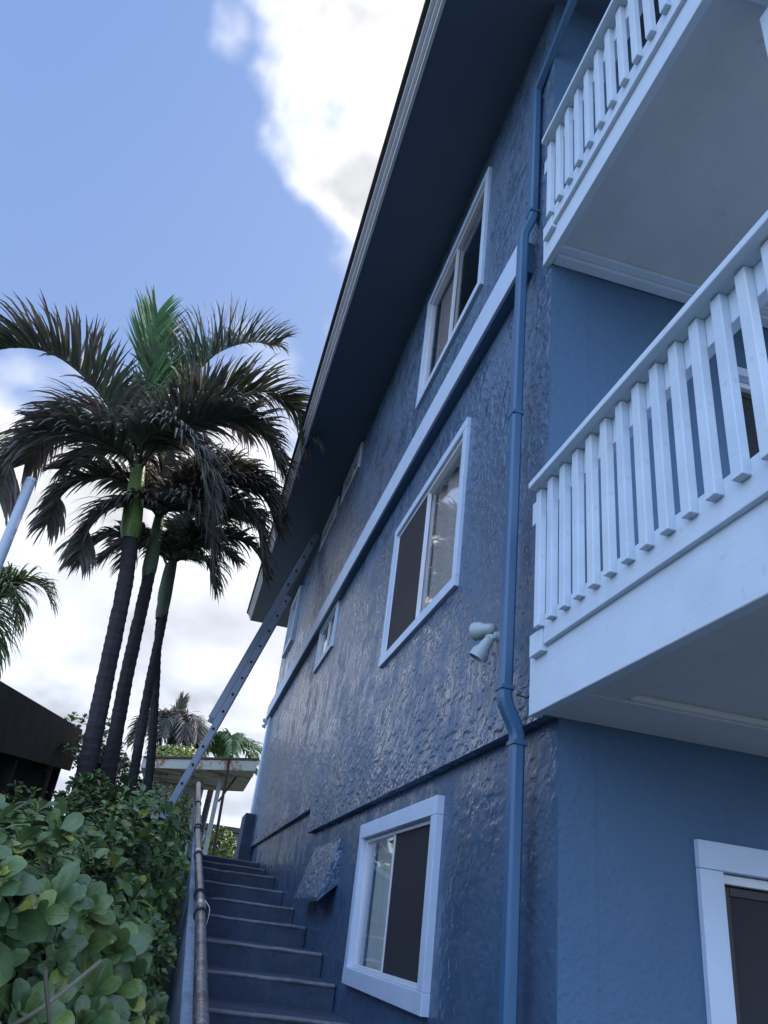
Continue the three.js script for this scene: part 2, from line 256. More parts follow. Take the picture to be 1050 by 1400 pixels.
// sliding windows: outer trim (the part), and its sashes, panes, mullion, screen or curtain
function sideWindow([n, f, b, t], o = {}) {
  const tw = o.trim ?? 0.075, px = o.proud ?? 0.03, X = o.x ?? 0, z0 = -f, z1 = -n;
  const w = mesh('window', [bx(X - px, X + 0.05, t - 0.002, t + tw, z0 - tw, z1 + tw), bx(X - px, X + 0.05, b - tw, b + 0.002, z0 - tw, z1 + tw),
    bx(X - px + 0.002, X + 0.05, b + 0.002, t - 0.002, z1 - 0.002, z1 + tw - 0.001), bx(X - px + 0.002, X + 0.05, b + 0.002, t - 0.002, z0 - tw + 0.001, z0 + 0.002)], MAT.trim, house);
  const s = 0.03, A = X - 0.006, B = X + 0.036, zm = z0 + (z1 - z0) * (o.split ?? 0.5);
  mesh('sash_frame', [bx(A, B, t - s, t - 0.003, z0 + 0.003, z1 - 0.003, 0.003), bx(A, B, b + 0.003, b + s, z0 + 0.003, z1 - 0.003, 0.003), bx(A + 0.002, B - 0.002, b + s, t - s, z1 - s, z1 - 0.003, 0.003), bx(A + 0.002, B - 0.002, b + s, t - s, z0 + 0.003, z0 + s, 0.003)], MAT.vinyl, w);
  mesh('mullion', bx(A + 0.004, B - 0.01, b + s, t - s, zm - 0.014, zm + 0.014, 0.003), MAT.vinyl, w);
  mesh('pane', bx(A + 0.02, A + 0.026, b + s - 0.006, t - s + 0.006, z0 + s - 0.006, zm - 0.016, 0), MAT.glass, w);
  if (o.far) mesh('insect_screen', bx(A + 0.006, A + 0.009, b + s - 0.004, t - s + 0.004, z0 + s - 0.004, zm - 0.02, 0), MAT.screen2, w);
  if (o.screen) mesh('insect_screen', bx(A + 0.012, A + 0.016, b + s - 0.004, t - s + 0.004, zm + 0.014, z1 - s + 0.004, 0), MAT.screen, w);
  else mesh('pane', bx(A + 0.034, A + 0.04, b + s - 0.006, t - s + 0.006, zm + 0.016, z1 - s + 0.006, 0), MAT.glass, w);
  if (o.cloth) { // a hanging curtain in soft folds
    const [c0, c1, mat] = o.cloth, g = new THREE.PlaneGeometry(1, t - b + 0.1, 60, 1), p = g.attributes.position;
    for (let i = 0; i < p.count; i++) { const k = p.getX(i) + 0.5, z = mix(z0, z1, mix(c0, c1, k)); const y = p.getY(i); p.setXYZ(i, X + 0.1 + 0.022 * Math.sin(k * 44) + 0.012 * Math.sin(k * 91 + 1), (t + b) / 2 + y, z); }
    g.computeVertexNormals(); mesh('curtain', g, mat, w);
  }
  return w;
}
sideWindow(SW.upper, { cloth: [0.05, 0.3, MAT.curtain] });
sideWindow(SW.middle, { cloth: [0, 1, MAT.curtain], far: true });
sideWindow(SW.lower, { x: 0.06, split: 0.47, screen: true, cloth: [0, 0.55, MAT.blind], proud: 0.045, trim: 0.1 });
sideWindow(SW.small, { trim: 0.07 });
sideWindow(SW.up2, { trim: 0.07 }); sideWindow(SW.up3, { trim: 0.07 }); sideWindow(SW.far, { trim: 0.09, proud: 0.07 });
function frontWindow(x0, x1, y0, y1, tw) {
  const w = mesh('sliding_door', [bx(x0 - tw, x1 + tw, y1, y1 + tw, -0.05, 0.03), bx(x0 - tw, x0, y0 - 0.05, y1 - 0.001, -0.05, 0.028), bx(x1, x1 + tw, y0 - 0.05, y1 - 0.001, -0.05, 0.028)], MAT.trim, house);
  mesh('sash_frame', [bx(x0 + 0.003, x1 - 0.003, y1 - 0.04, y1 - 0.004, -0.1, -0.02), bx(x0 + 0.003, x0 + 0.035, y0, y1 - 0.041, -0.1, -0.02), bx(x1 - 0.035, x1 - 0.003, y0, y1 - 0.041, -0.1, -0.02)], MAT.vinyl, w);
  mesh('screen_frame', [bx(x0 + 0.04, x0 + 0.075, y0, y1 - 0.045, -0.07, -0.05), bx(x0 + 0.075, x1 - 0.04, y1 - 0.08, y1 - 0.045, -0.07, -0.05), bx((x0 + x1) / 2, (x0 + x1) / 2 + 0.05, y0, y1 - 0.081, -0.07, -0.05)], MAT.darkFrame, w);
  mesh('pane', bx(x0 + 0.07, x1 - 0.03, y0, y1 - 0.07, -0.092, -0.086, 0), MAT.glass, w); mesh('insect_screen', bx(x0 + 0.07, x1 - 0.045, y0, y1 - 0.075, -0.063, -0.06, 0), MAT.screen3, w);
  return w;
}
frontWindow(0.76, 2.48, 0.03, 1.975, 0.105);
frontWindow(1.13, 2.95, 2.79, 4.62, 0.06);

// balconies: both hang off the front wall, their white beams flush with the side wall
function balcony(yb, yr, yc, X0, ys) { // yb beam bottom, yr baluster foot, yc underside of the cap rail
  const X1 = 4.4, Z1 = 1.66, yt = yr + 0.06;
  const b = mesh('balcony', bx(X0 + 0.043, X1, ys, yr + 0.03, 0.004, Z1 - 0.04, 0), MAT.ceiling, house);
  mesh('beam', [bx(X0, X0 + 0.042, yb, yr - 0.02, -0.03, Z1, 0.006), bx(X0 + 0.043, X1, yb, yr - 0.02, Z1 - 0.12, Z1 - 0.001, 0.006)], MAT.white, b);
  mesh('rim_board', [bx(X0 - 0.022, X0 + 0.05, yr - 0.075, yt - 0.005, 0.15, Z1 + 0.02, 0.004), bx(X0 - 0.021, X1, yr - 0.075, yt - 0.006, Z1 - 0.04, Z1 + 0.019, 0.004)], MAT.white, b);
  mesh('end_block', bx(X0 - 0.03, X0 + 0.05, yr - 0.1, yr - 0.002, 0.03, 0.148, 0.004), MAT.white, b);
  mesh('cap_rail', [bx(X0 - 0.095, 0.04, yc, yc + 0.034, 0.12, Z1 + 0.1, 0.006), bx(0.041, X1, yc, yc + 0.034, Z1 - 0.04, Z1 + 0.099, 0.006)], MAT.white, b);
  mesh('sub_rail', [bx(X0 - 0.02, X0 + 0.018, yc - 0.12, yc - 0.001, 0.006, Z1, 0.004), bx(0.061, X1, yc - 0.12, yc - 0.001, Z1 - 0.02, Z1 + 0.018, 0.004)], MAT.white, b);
  const bal = M(bx(-0.016, 0.016, yr, yc - 0.002, -0.024, 0.024, 0.004));
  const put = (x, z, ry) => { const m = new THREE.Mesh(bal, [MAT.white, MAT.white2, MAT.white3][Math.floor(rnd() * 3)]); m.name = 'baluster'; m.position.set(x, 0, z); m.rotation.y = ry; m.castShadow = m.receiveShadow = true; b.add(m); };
  for (let i = 0; i < 14; i++) put(X0 - 0.036, 0.14 + i * 0.1168, (rnd() - 0.5) * 0.03);
  for (let i = 0; i < 24; i++) put(0.12 + i * 0.1168, Z1 + 0.036, Math.PI / 2 + (rnd() - 0.5) * 0.03);
  return b;
}
const bLow = balcony(2.455, 2.785, 3.45, -0.06, 2.5), bUp = balcony(5.085, 5.32, 5.96, -0.04, 5.13);
// undersides
mesh('ledger', [bx(-0.017, 4.3, 2.466, 2.499, 0.005, 0.36, 0.004), bx(-0.016, 0.15, 2.468, 2.499, 0.361, 1.53, 0.004)], MAT.ceiling, bLow);
mesh('bead_moulding', [cyl([0.17, 2.487, 0.375], [4.3, 2.487, 0.375], 0.016, 0.016, 10), cyl([0.165, 2.487, 0.375], [0.165, 2.487, 1.5], 0.012, 0.012, 10)], MAT.ceiling, bLow);
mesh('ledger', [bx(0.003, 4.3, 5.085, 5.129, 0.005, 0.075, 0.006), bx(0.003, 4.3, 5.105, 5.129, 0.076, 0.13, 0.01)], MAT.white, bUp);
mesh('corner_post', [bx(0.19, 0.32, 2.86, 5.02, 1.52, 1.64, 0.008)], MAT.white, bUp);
// downspout: flat-sided pipe that jogs out over the band and back in below the ledge
{
  const sweep = (pts, w, d, z) => { // chamfered rectangular pipe along a bend in the x-y plane
    const c = 0.012, prof = [[-w / 2 + c, -d / 2], [w / 2 - c, -d / 2], [w / 2, -d / 2 + c], [w / 2, d / 2 - c], [w / 2 - c, d / 2], [-w / 2 + c, d / 2], [-w / 2, d / 2 - c], [-w / 2, -d / 2 + c]], P_ = [], I = [];
    pts.forEach(([x, y], k) => { const a = pts[Math.max(0, k - 1)], b = pts[Math.min(pts.length - 1, k + 1)], l = Math.hypot(b[0] - a[0], b[1] - a[1]), nx = -(b[1] - a[1]) / l, ny = (b[0] - a[0]) / l; for (const [p, q] of prof) P_.push(x + nx * p, y + ny * p, z + q); });
    for (let k = 0; k < pts.length - 1; k++) for (let m = 0; m < 8; m++) { const a = k * 8 + m, b = k * 8 + (m + 1) % 8; I.push(a, b, a + 8, b, b + 8, a + 8); }
    const g = new THREE.BufferGeometry(); g.setAttribute('position', new THREE.Float32BufferAttribute(P_, 3)); g.setIndex(I); const h = g.toNonIndexed(); h.computeVertexNormals(); return h;
  };
  const bend = (x0, y0, x1, y1) => Array.from({ length: 13 }, (_, k) => { const t = k / 12; return [mix(x0, x1, sst(0, 1, t)), mix(y0, y1, t)]; });
  const sp = mesh('downspout', sweep([[-0.04, 7.05], ...bend(-0.04, 5.72, -0.1, 5.46), ...bend(-0.1, 2.58, -0.035, 2.4), [-0.035, -0.1]], 0.056, 0.07, -0.2), MAT.spout, house);
  mesh('upper_spout', bar([-0.04, 7.03, -0.2], [0.05, 7.75, 0.75], 0.07, 0.056, [1, 0, 0], 0.012), MAT.spout, sp);
  for (const q of [[-0.132, -0.068, 2.6, 2.62], [-0.067, -0.003, 2.37, 2.39], [-0.072, -0.008, 5.72, 5.74], [-0.132, -0.068, 4.1, 4.12]]) mesh('strap', bx(...q, -0.241, -0.159, 0.003), MAT.spout, sp);
}
mesh('cable', tube([[-0.06, 2.58, -0.16], [-0.03, 2.56, -0.1], [-0.05, 2.6, -0.04], [-0.058, 2.61, -0.03]], 0.004, 6, 20), MAT.rubber, house);
// hooded vent on the lower wall
{
const s = new THREE.Shape([[0, 2.285], [-0.02, 2.285], [-0.16, 1.81], [-0.155, 1.785], [0, 1.93]].map(([x, y]) => new THREE.Vector2(x + 0.06, y)));
  mesh('vent_hood', new THREE.ExtrudeGeometry(s, { depth: 1.3, bevelEnabled: true, bevelSize: 0.004, bevelThickness: 0.004, bevelSegments: 1 }).translate(0, 0, -5.5), MAT.side, house);
}
// stub wall at the head of the stairs
mesh('stub_wall', bx(-0.2, 0.055, 2.2, 3.3, -LEN + 0.1, -LEN + 0.9, 0.02), MAT.step, house);

// ------------------------------------------------------------------ flood lights
function floodLight(label, y, z, k) {
  const t = thing('flood_light', label, 'flood light', [0, y, z], 'security flood lights on the side wall'); t.scale.setScalar(0.78);
  mesh('mount', [cyl([0, 0, 0], [-0.035, 0, 0], 0.062, 0.055, 20), cyl([-0.03, 0, 0], [-0.075, 0.005, 0], 0.03, 0.026, 14)], MAT.lamp, t);
  mesh('arm', [cyl([-0.07, 0.0, -0.02], [-0.085, 0.03, -0.1], 0.019, 0.019, 12), cyl([-0.07, 0, 0.0], [-0.09, -0.03, -0.06], 0.019, 0.019, 12)], MAT.lamp, t);
  const head = (m, q) => {
    const pts = [[0.0, -0.075], [0.028, -0.072], [0.036, -0.04], [0.04, 0.0], [0.058, 0.04], [0.062, 0.085], [0.058, 0.085], [0.05, 0.06]].map(([r, h]) => new THREE.Vector2(r, h));
    const h = mesh('lamp_head', new THREE.LatheGeometry(pts, 22), MAT.lamp, t); h.position.set(...m); h.quaternion.setFromUnitVectors(V(0, 1, 0), V(...q).normalize());
    mesh('lens', new THREE.SphereGeometry(0.05, 16, 8, 0, Math.PI * 2, 0, Math.PI / 2).scale(1, 0.35, 1).translate(0, 0.058, 0), MAT.lens, h);
  };
  head([-0.1, 0.07, -0.1], [-0.45, 0.05, -0.85]); head([-0.12, -0.07, -0.05], [-0.42, -0.85, -0.25]);
  return t;
}
floodLight('pale twin headed flood light on the stucco wall beside the blue downspout', 2.95, -0.47);
floodLight('small dark flood light at the far end of the side wall below the white band', 5.2, -13.45).rotation.y = 0;

// ------------------------------------------------------------------ stairs, kerb wall and pipe rail
{
  const st = thing('staircase', 'navy painted concrete steps climbing between the house and the hedge', 'stairs');
  const Z = [3.0, 1.95, 1.15, 0.35, -0.45, -1.25, -2.05, -2.95, -3.72, -4.4, -5.42, -6.4, -7.5, -8.6, -9.9, -11.1], Y = [0.03, 0.09, 0.25, 0.41, 0.57, 0.73, 0.9, 1.06, 1.227, 1.4, 1.575, 1.735, 1.915, 2.105, 2.25, 2.4];
  for (let i = 0; i < Z.length; i++) {
    const z1 = Z[i], z0 = i < Z.length - 1 ? Z[i + 1] : -13.4, y = Y[i];
    const s = mesh('step', bx(-1.02, 0.058, y - 0.6, y, z0 - 0.02, z1, 0.012), MAT.step, st);
    // worn rounded nosing, a little uneven
    const g = new THREE.CylinderGeometry(0.017, 0.017, 1.03, 8, 24).rotateZ(Math.PI / 2), p = g.attributes.position;
    for (let k = 0; k < p.count; k++) { const n = fbm(p.getX(k) * 5 + i * 7, i, 1, 3) - 0.5; p.setXYZ(k, p.getX(k), p.getY(k) + n * 0.014, p.getZ(k) + n * 0.02); }
    g.computeVertexNormals(); mesh('nosing', g.translate(-0.47, y - 0.012, z1 - 0.008), MAT.nosing, s);
  }
  const kw = thing('kerb_wall', 'pale blue painted kerb wall beside the steps under the pipe handrail', 'low wall');
  const line = (z) => 1.06 - 0.2 * (z + 0.45); // height of the kerb top along the flight
  const sh = new THREE.Shape([[-2.2, 0.2], [-2.2, line(2.2) - 0.09], [11, line(-11) - 0.2], [11, 1.6]].map(([u, v]) => new THREE.Vector2(u, v)));
  mesh('wall', new THREE.ExtrudeGeometry(sh, { depth: 0.1, bevelEnabled: true, bevelSize: 0.006, bevelThickness: 0.006, bevelSegments: 1 }).rotateY(Math.PI / 2).translate(-1.14, 0, 0), MAT.curb, kw);
  const hr = thing('pipe_handrail', 'weathered brown steel pipe handrail with clamped joints beside the steps', 'handrail');
  const pp = [[-1.055, 0.57, 2.2], [-1.075, 1.18, -1.05], [-1.082, 1.58, -3.06], [-1.12, 2.3, -6.6], [-1.2, 3.4, -10.6]];
  const cv = new THREE.CatmullRomCurve3(pp.map((p) => V(...p)));
  mesh('pipe', new THREE.TubeGeometry(cv, 60, 0.036, 16), MAT.pipe, hr);
  mesh('end_cap', cyl(pp[4], [-1.201, 3.41, -10.64], 0.038, 0.03, 14), MAT.steel, hr);
  for (const [t, k] of [[0.405, 0], [0.425, 1], [0.455, 0], [0.6, 0], [0.615, 1], [0.72, 0], [0.735, 0], [0.86, 0]]) {
    const a = cv.getPointAt(t), d = cv.getTangentAt(t).multiplyScalar(k ? 0.06 : 0.018);
    mesh(k ? 'coupling' : 'clamp', cyl(a.clone().sub(d).toArray(), a.clone().add(d).toArray(), k ? 0.04 : 0.047, k ? 0.04 : 0.047, 18), k ? MAT.steel : MAT.rubber, hr);
  }
  for (let i = 0; i < 6; i++) { const a = cv.getPointAt(0.12 + i * 0.15); mesh('bracket', bar([a.x, a.y - 0.02, a.z], [a.x + 0.02, a.y - 0.16, a.z], 0.03, 0.01, [0, 0, 1]), MAT.rubber, hr); }
  const w0 = cv.getPointAt(0.43);
  mesh('tie_wire', tube([[w0.x + 0.03, w0.y + 0.03, w0.z], [w0.x + 0.07, w0.y - 0.02, w0.z + 0.04], [w0.x + 0.065, w0.y - 0.12, w0.z + 0.1], [w0.x + 0.05, w0.y - 0.2, w0.z + 0.12]], 0.004, 6, 16), MAT.steel, hr);
}

// ------------------------------------------------------------------ ladder leaning under the eave
{
  const t = thing('extension_ladder', 'grey aluminium extension ladder leaning from the hedge up under the eave', 'ladder');
  const A = [-1.62, 2.68, -9.6], B = [-0.02, 7.72, -9.6], D = V(B[0] - A[0], B[1] - A[1], 0).normalize(), N = V(-D.y, D.x, 0);
  const L = V(...A).distanceTo(V(...B));
  const at = (s, n, z) => [A[0] + D.x * s + N.x * n, A[1] + D.y * s + N.y * n, A[2] + z];
  for (const [z, n, s0, s1] of [[0.21, 0, 0, L * 0.75], [-0.21, 0, 0, L * 0.75], [0.18, 0.11, L * 0.3, L], [-0.18, 0.11, L * 0.3, L]]) mesh('side_rail', bar(at(s0, n, z), at(s1, n, z), 0.105, 0.03, [0, 0, 1], 0.005), MAT.alu, t);
  for (let s = 0.25; s < L - 0.1; s += 0.3) { const n = s > L * 0.74 ? 0.11 : 0; const r = mesh('rung', cyl(at(s, n, -0.235), at(s, n, 0.235), 0.016, 0.016, 10), MAT.alu, t); mesh('rung_plug', cyl(at(s, n, 0.236), at(s, n, 0.246), 0.02, 0.02, 10), MAT.rubber, r); }
  for (const z of [0.21, -0.21]) mesh('foot', bar(at(-0.08, 0, z), at(0.02, 0, z), 0.11, 0.05, [0, 0, 1], 0.01), MAT.rubber, t);
}

// ------------------------------------------------------------------ palms
function frond(parent, pts, o = {}) {
  const cv = new THREE.CatmullRomCurve3(pts.map((p) => V(...p))), Lc = cv.getLength(), n = Math.round((o.dens ?? 150) * Lc / 2.4), P_ = [], C_ = [], N_ = [];
  const green = o.green ?? 0.2, upw = o.up ?? 0.35, len = o.len ?? 0.56, droop = o.droop ?? 1;
  const push = (a, b, c, col, cc) => { const nn = b.clone().sub(a).cross(c.clone().sub(a)).normalize(); for (const q of [a, b, c]) { P_.push(q.x, q.y, q.z); N_.push(nn.x, nn.y, nn.z); } C_.push(...col, ...cc, ...cc); };
  const quad = (a, b, c, d, c0, c1) => { const nn = b.clone().sub(a).cross(d.clone().sub(a)).normalize(); const f = (q, col) => { P_.push(q.x, q.y, q.z); N_.push(nn.x, nn.y, nn.z); C_.push(...col); }; f(a, c0); f(b, c0); f(c, c1); f(a, c0); f(c, c1); f(d, c1); };
  // rachis
  const rg = new THREE.TubeGeometry(cv, 24, 1, 5), rp = rg.attributes.position, un = rg.attributes.uv, tmp = V(0, 0, 0);
  for (let i = 0; i < rp.count; i++) { const s = un.getX(i), c = cv.getPointAt(clamp(s)); tmp.fromBufferAttribute(rp, i).sub(c).multiplyScalar(mix(0.024, 0.004, s)); rp.setXYZ(i, c.x + tmp.x, c.y + tmp.y, c.z + tmp.z); }
  rg.computeVertexNormals();
  const rcol = o.green > 0.6 ? [0.07, 0.15, 0.04] : [0.05, 0.07, 0.022], rn = rg.toNonIndexed(); const rc = new Float32Array(rn.attributes.position.count * 3); for (let i = 0; i < rc.length; i += 3) { rc[i] = rcol[0]; rc[i + 1] = rcol[1]; rc[i + 2] = rcol[2]; } rn.setAttribute('color', new THREE.BufferAttribute(rc, 3)); rn.deleteAttribute('uv');
  // leaflets
  for (let i = 0; i < n; i++) for (const sd of [-1, 1]) {
    const s = 0.1 + 0.9 * (i + rnd() * 0.7) / n, p = cv.getPointAt(Math.min(s, 0.999)), T = cv.getTangentAt(Math.min(s, 0.999));
    let B = T.clone().cross(V(0, 1, 0)); if (B.length() < 0.15) B = T.clone().cross(V(0.3, 0.2, 1)); B.normalize(); const Nn = B.clone().cross(T).normalize();
    const fw = mix(0.55, 1.3, s) + (o.fwd ?? 0), dir = B.clone().multiplyScalar(sd * rr(0.75, 1.05)).addScaledVector(Nn, upw * rr(0.5, 1.5) + (i % 3 - 1) * 0.22 + rr(-0.12, 0.12)).addScaledVector(T, fw * rr(0.8, 1.2)).add(V(rr(-0.07, 0.07), rr(-0.07, 0.07), rr(-0.07, 0.07))).normalize();
    const ll = len * (0.55 + 0.75 * Math.sin(Math.PI * clamp(0.12 + s * 0.78))) * rr(0.75, 1.15), w = (o.w ?? 0.031) * rr(0.7, 1.2) * mix(1.1, 0.7, s);
    const k = clamp(green + 0.14 + rr(-0.22, 0.22) - (o.green > 0.6 ? 0 : s * 0.12)), dk = rr(0.6, 1.25), tip = rnd();
    const col = [mix(0.115, 0.08, k) * dk, mix(0.088, 0.19, k) * dk, mix(0.08, 0.045, k) * dk], ct = tip < 0.45 && k < 0.5 ? [0.25 * dk, 0.19 * dk, 0.175 * dk] : col;
    const q = p.clone(), d2 = dir.clone(), pts_ = [], ds = [], seg = 5;
    for (let j = 0; j <= seg; j++) { pts_.push(q.clone()); ds.push(d2.clone()); q.addScaledVector(d2, ll / seg); d2.y -= droop * rr(0.09, 0.17) * (j + 0.6); d2.x += rr(-0.02, 0.04); d2.normalize(); }
    const roll = rr(-0.6, 0.6);
    let pa, pb, pc0;
    for (let j = 0; j <= seg; j++) {
      const u = j / seg, ww = w * (u < 0.25 ? mix(0.5, 1, u / 0.25) : Math.pow(1 - (u - 0.25) / 0.75, 0.7)); const W = ds[j].clone().cross(Nn).normalize().applyAxisAngle(ds[j], roll + u * 0.4);
      const a = pts_[j].clone().addScaledVector(W, ww), b = pts_[j].clone().addScaledVector(W, -ww), cc = u > 0.5 ? ct : col;
      if (j) quad(pa, pb, b, a, pc0, cc); pa = a; pb = b; pc0 = cc;
    }
  }
  const g = new THREE.BufferGeometry(); g.setAttribute('position', new THREE.Float32BufferAttribute(P_, 3)); g.setAttribute('normal', new THREE.Float32BufferAttribute(N_, 3)); g.setAttribute('color', new THREE.Float32BufferAttribute(C_, 3));
  return mesh('frond', [g, rn], MAT.frond, parent, true);
}
function palmTrunk(parent, pts, r0, r1, shaftPts, rs, mat) {
  const cv = new THREE.CatmullRomCurve3(pts.map((p) => V(...p))), g = new THREE.TubeGeometry(cv, 300, 1, 14), p = g.attributes.position, u = g.attributes.uv, t = V(0, 0, 0), Lc = cv.getLength();
  for (let i = 0; i < p.count; i++) { const s = clamp(u.getX(i)), c = cv.getPointAt(s), h = s * Lc; const ring = Math.pow(Math.abs(Math.sin(h * 26 + fbm(h * 3, 1, 1, 2) * 4)), 6) * 0.006, r = mix(r0, r1, Math.pow(s, 0.8)) + (s < 0.08 ? (0.08 - s) * 0.6 : 0) + ring + (fbm(h * 6, u.getY(i) * 6, 2, 3) - 0.5) * 0.012; t.fromBufferAttribute(p, i).sub(c).normalize().multiplyScalar(r); p.setXYZ(i, c.x + t.x, c.y + t.y, c.z + t.z); }
  g.computeVertexNormals(); mesh('trunk', g, MAT.trunk, parent);
  if (shaftPts) {
    const c2 = new THREE.CatmullRomCurve3(shaftPts.map((q) => V(...q))), h = new THREE.TubeGeometry(c2, 24, 1, 16), hp = h.attributes.position, hu2 = h.attributes.uv;
    for (let i = 0; i < hp.count; i++) { const s = clamp(hu2.getX(i)), c = c2.getPointAt(s); t.fromBufferAttribute(hp, i).sub(c).normalize().multiplyScalar(rs * mix(1, 0.72, s * s) * (s < 0.12 ? mix(0.86, 1.05, s / 0.12) : 1.05 - 0.05 * s) + 0.006 * Math.sin(hu2.getY(i) * 25 + s * 5)); hp.setXYZ(i, c.x + t.x, c.y + t.y, c.z + t.z); }
    h.computeVertexNormals(); mesh('crownshaft', h, mat, parent);
  }
}
{
  const a = thing('palm_tree', 'tallest palm in front, thick dark trunk, bright green crownshaft and upright green spear leaf', 'palm tree', [0, 0, 0]);
  palmTrunk(a, [[-2.5, 1.6, -7], [-2.53, 2.61, -7], [-2.66, 4.22, -7], [-2.76, 5.31, -7], [-2.86, 5.9, -7]], 0.115, 0.098, [[-2.86, 5.86, -7], [-2.95, 6.4, -7], [-3.04, 6.98, -7]], 0.13, MAT.shaft);
  const A = [
    [[[-3.1, 7.01, -7.0], [-3.33, 7.35, -6.9], [-3.9, 7.87, -6.6], [-4.59, 8.11, -6.4], [-5.17, 7.87, -6.3], [-5.4, 7.5, -6.3]], { up: 1.3, green: 0.22, droop: 0.7 }],
    [[[-3.03, 7.34, -7.0], [-3.05, 8.0, -6.9], [-2.65, 8.65, -6.8], [-2.39, 9.17, -6.8], [-1.96, 9.6, -6.9], [-1.55, 9.75, -7.0]], { up: 1.2, green: 0.3, droop: 0.7 }],
    [[[-3.1, 7.2, -6.9], [-3.2, 7.9, -6.7], [-3.3, 8.6, -6.65], [-3.42, 9.45, -6.65]], { up: 0.3, green: 0.95, len: 0.66, fwd: 0.75, droop: 0.12, dens: 110, w: 0.03 }],
    [[[-3.08, 6.95, -7.0], [-3.23, 7.0, -6.8], [-3.82, 6.97, -6.4], [-4.19, 6.7, -6.2], [-4.37, 6.17, -6.1], [-4.36, 5.7, -6.1]], { green: 0.12 }],
    [[[-3.03, 7.08, -7.0], [-2.86, 7.52, -6.8], [-2.38, 8.03, -6.5], [-1.68, 8.35, -6.4], [-1.12, 8.3, -6.5], [-0.86, 7.95, -6.6]], { up: 0.5, green: 0.25 }],
    [[[-3.03, 7.08, -7.0], [-2.77, 7.35, -6.7], [-2.18, 7.64, -6.3], [-1.57, 7.63, -6.2], [-1.12, 7.1, -6.2]], { green: 0.15 }],
    [[[-3.06, 7.08, -7.0], [-3.08, 7.8, -7.5], [-2.85, 8.7, -8.0], [-2.35, 9.2, -8.4], [-1.7, 9.1, -8.8]], { up: 0.5, green: 0.2 }],
    [[[-3.07, 7.01, -7.0], [-3.47, 7.73, -7.4], [-4.2, 8.17, -7.9], [-4.69, 8.05, -8.3], [-4.99, 7.44, -8.6]], { green: 0.1 }],
    [[[-3.05, 7.02, -7.0], [-2.99, 7.22, -6.6], [-2.62, 7.13, -6.1], [-2.19, 6.72, -5.9], [-1.9, 6.07, -5.9]], { green: 0.18 }],
  ];
  for (const [p, o] of A) frond(a, p, { droop: 1, len: 0.66, ...o });
  mesh('dry_sheath', [tube([[-2.98, 6.9, -6.88], [-2.85, 7.2, -6.7], [-2.72, 7.3, -6.6]], 0.02, 6, 10), tube([[-3.1, 6.9, -6.9], [-3.2, 7.15, -6.8], [-3.36, 7.2, -6.75]], 0.018, 6, 10)], MAT.brownWood, a);
  const b = thing('palm_tree', 'second palm, slimmer dark trunk just right of the tallest one, dull green neck', 'palm tree');
  palmTrunk(b, [[-2.28, 1.7, -7.6], [-2.35, 2.93, -7.6], [-2.46, 4.13, -7.6], [-2.53, 5.27, -7.6], [-2.565, 5.8, -7.6]], 0.105, 0.082, [[-2.56, 5.6, -7.6], [-2.6, 6.1, -7.6], [-2.65, 6.6, -7.6]], 0.095, MAT.shaftDull);
  const Bf = [
    [[-2.65, 6.55, -7.6], [-2.42, 7.03, -7.5], [-1.86, 7.46, -7.3], [-1.28, 7.35, -7.3], [-0.88, 6.8, -7.3]], [[-2.65, 6.55, -7.6], [-3.02, 6.87, -7.5], [-3.56, 6.92, -7.4], [-3.91, 6.59, -7.3], [-4.02, 5.95, -7.3]],
    [[-2.65, 6.55, -7.6], [-2.39, 6.68, -7.3], [-1.84, 6.79, -7.0], [-1.33, 6.56, -6.9], [-1.06, 6.0, -6.9]], [[-2.65, 6.55, -7.6], [-2.82, 6.52, -7.2], [-3.14, 6.28, -6.9], [-3.35, 5.84, -6.8], [-3.38, 5.4, -6.8]],
    [[-2.65, 6.55, -7.6], [-2.66, 7.38, -8.0], [-2.35, 8.05, -8.3], [-1.66, 8.24, -8.6], [-1.0, 7.9, -8.7]], [[-2.65, 6.55, -7.6], [-2.8, 7.3, -7.8], [-2.91, 8.0, -7.9], [-2.6, 8.5, -8.0]],
    [[-2.65, 6.55, -7.6], [-3.1, 7.53, -8.0], [-3.81, 7.81, -8.2], [-4.4, 7.4, -8.4]], [[-2.65, 6.55, -7.6], [-2.51, 6.54, -7.1], [-2.17, 6.42, -6.7], [-1.84, 6.0, -6.6], [-1.69, 5.6, -6.6]],
    [[-2.65, 6.55, -7.6], [-2.3, 7.0, -7.3], [-1.8, 7.05, -7.0], [-1.3, 6.95, -6.9], [-0.95, 6.5, -6.9]]];
  Bf.forEach((p) => frond(b, p, { green: 0.12, droop: 1.2, len: 0.5 }));
  const c = thing('palm_tree', 'third palm, right of the middle trunk, lowest crown with short drooping fronds', 'palm tree');
  palmTrunk(c, [[-1.98, 1.7, -8.4], [-2.1, 3.08, -8.4], [-2.21, 4.28, -8.4], [-2.27, 5.27, -8.4], [-2.315, 5.7, -8.4]], 0.072, 0.06, [[-2.31, 5.3, -8.4], [-2.33, 5.8, -8.4], [-2.35, 6.28, -8.4]], 0.085, MAT.shaftDull);
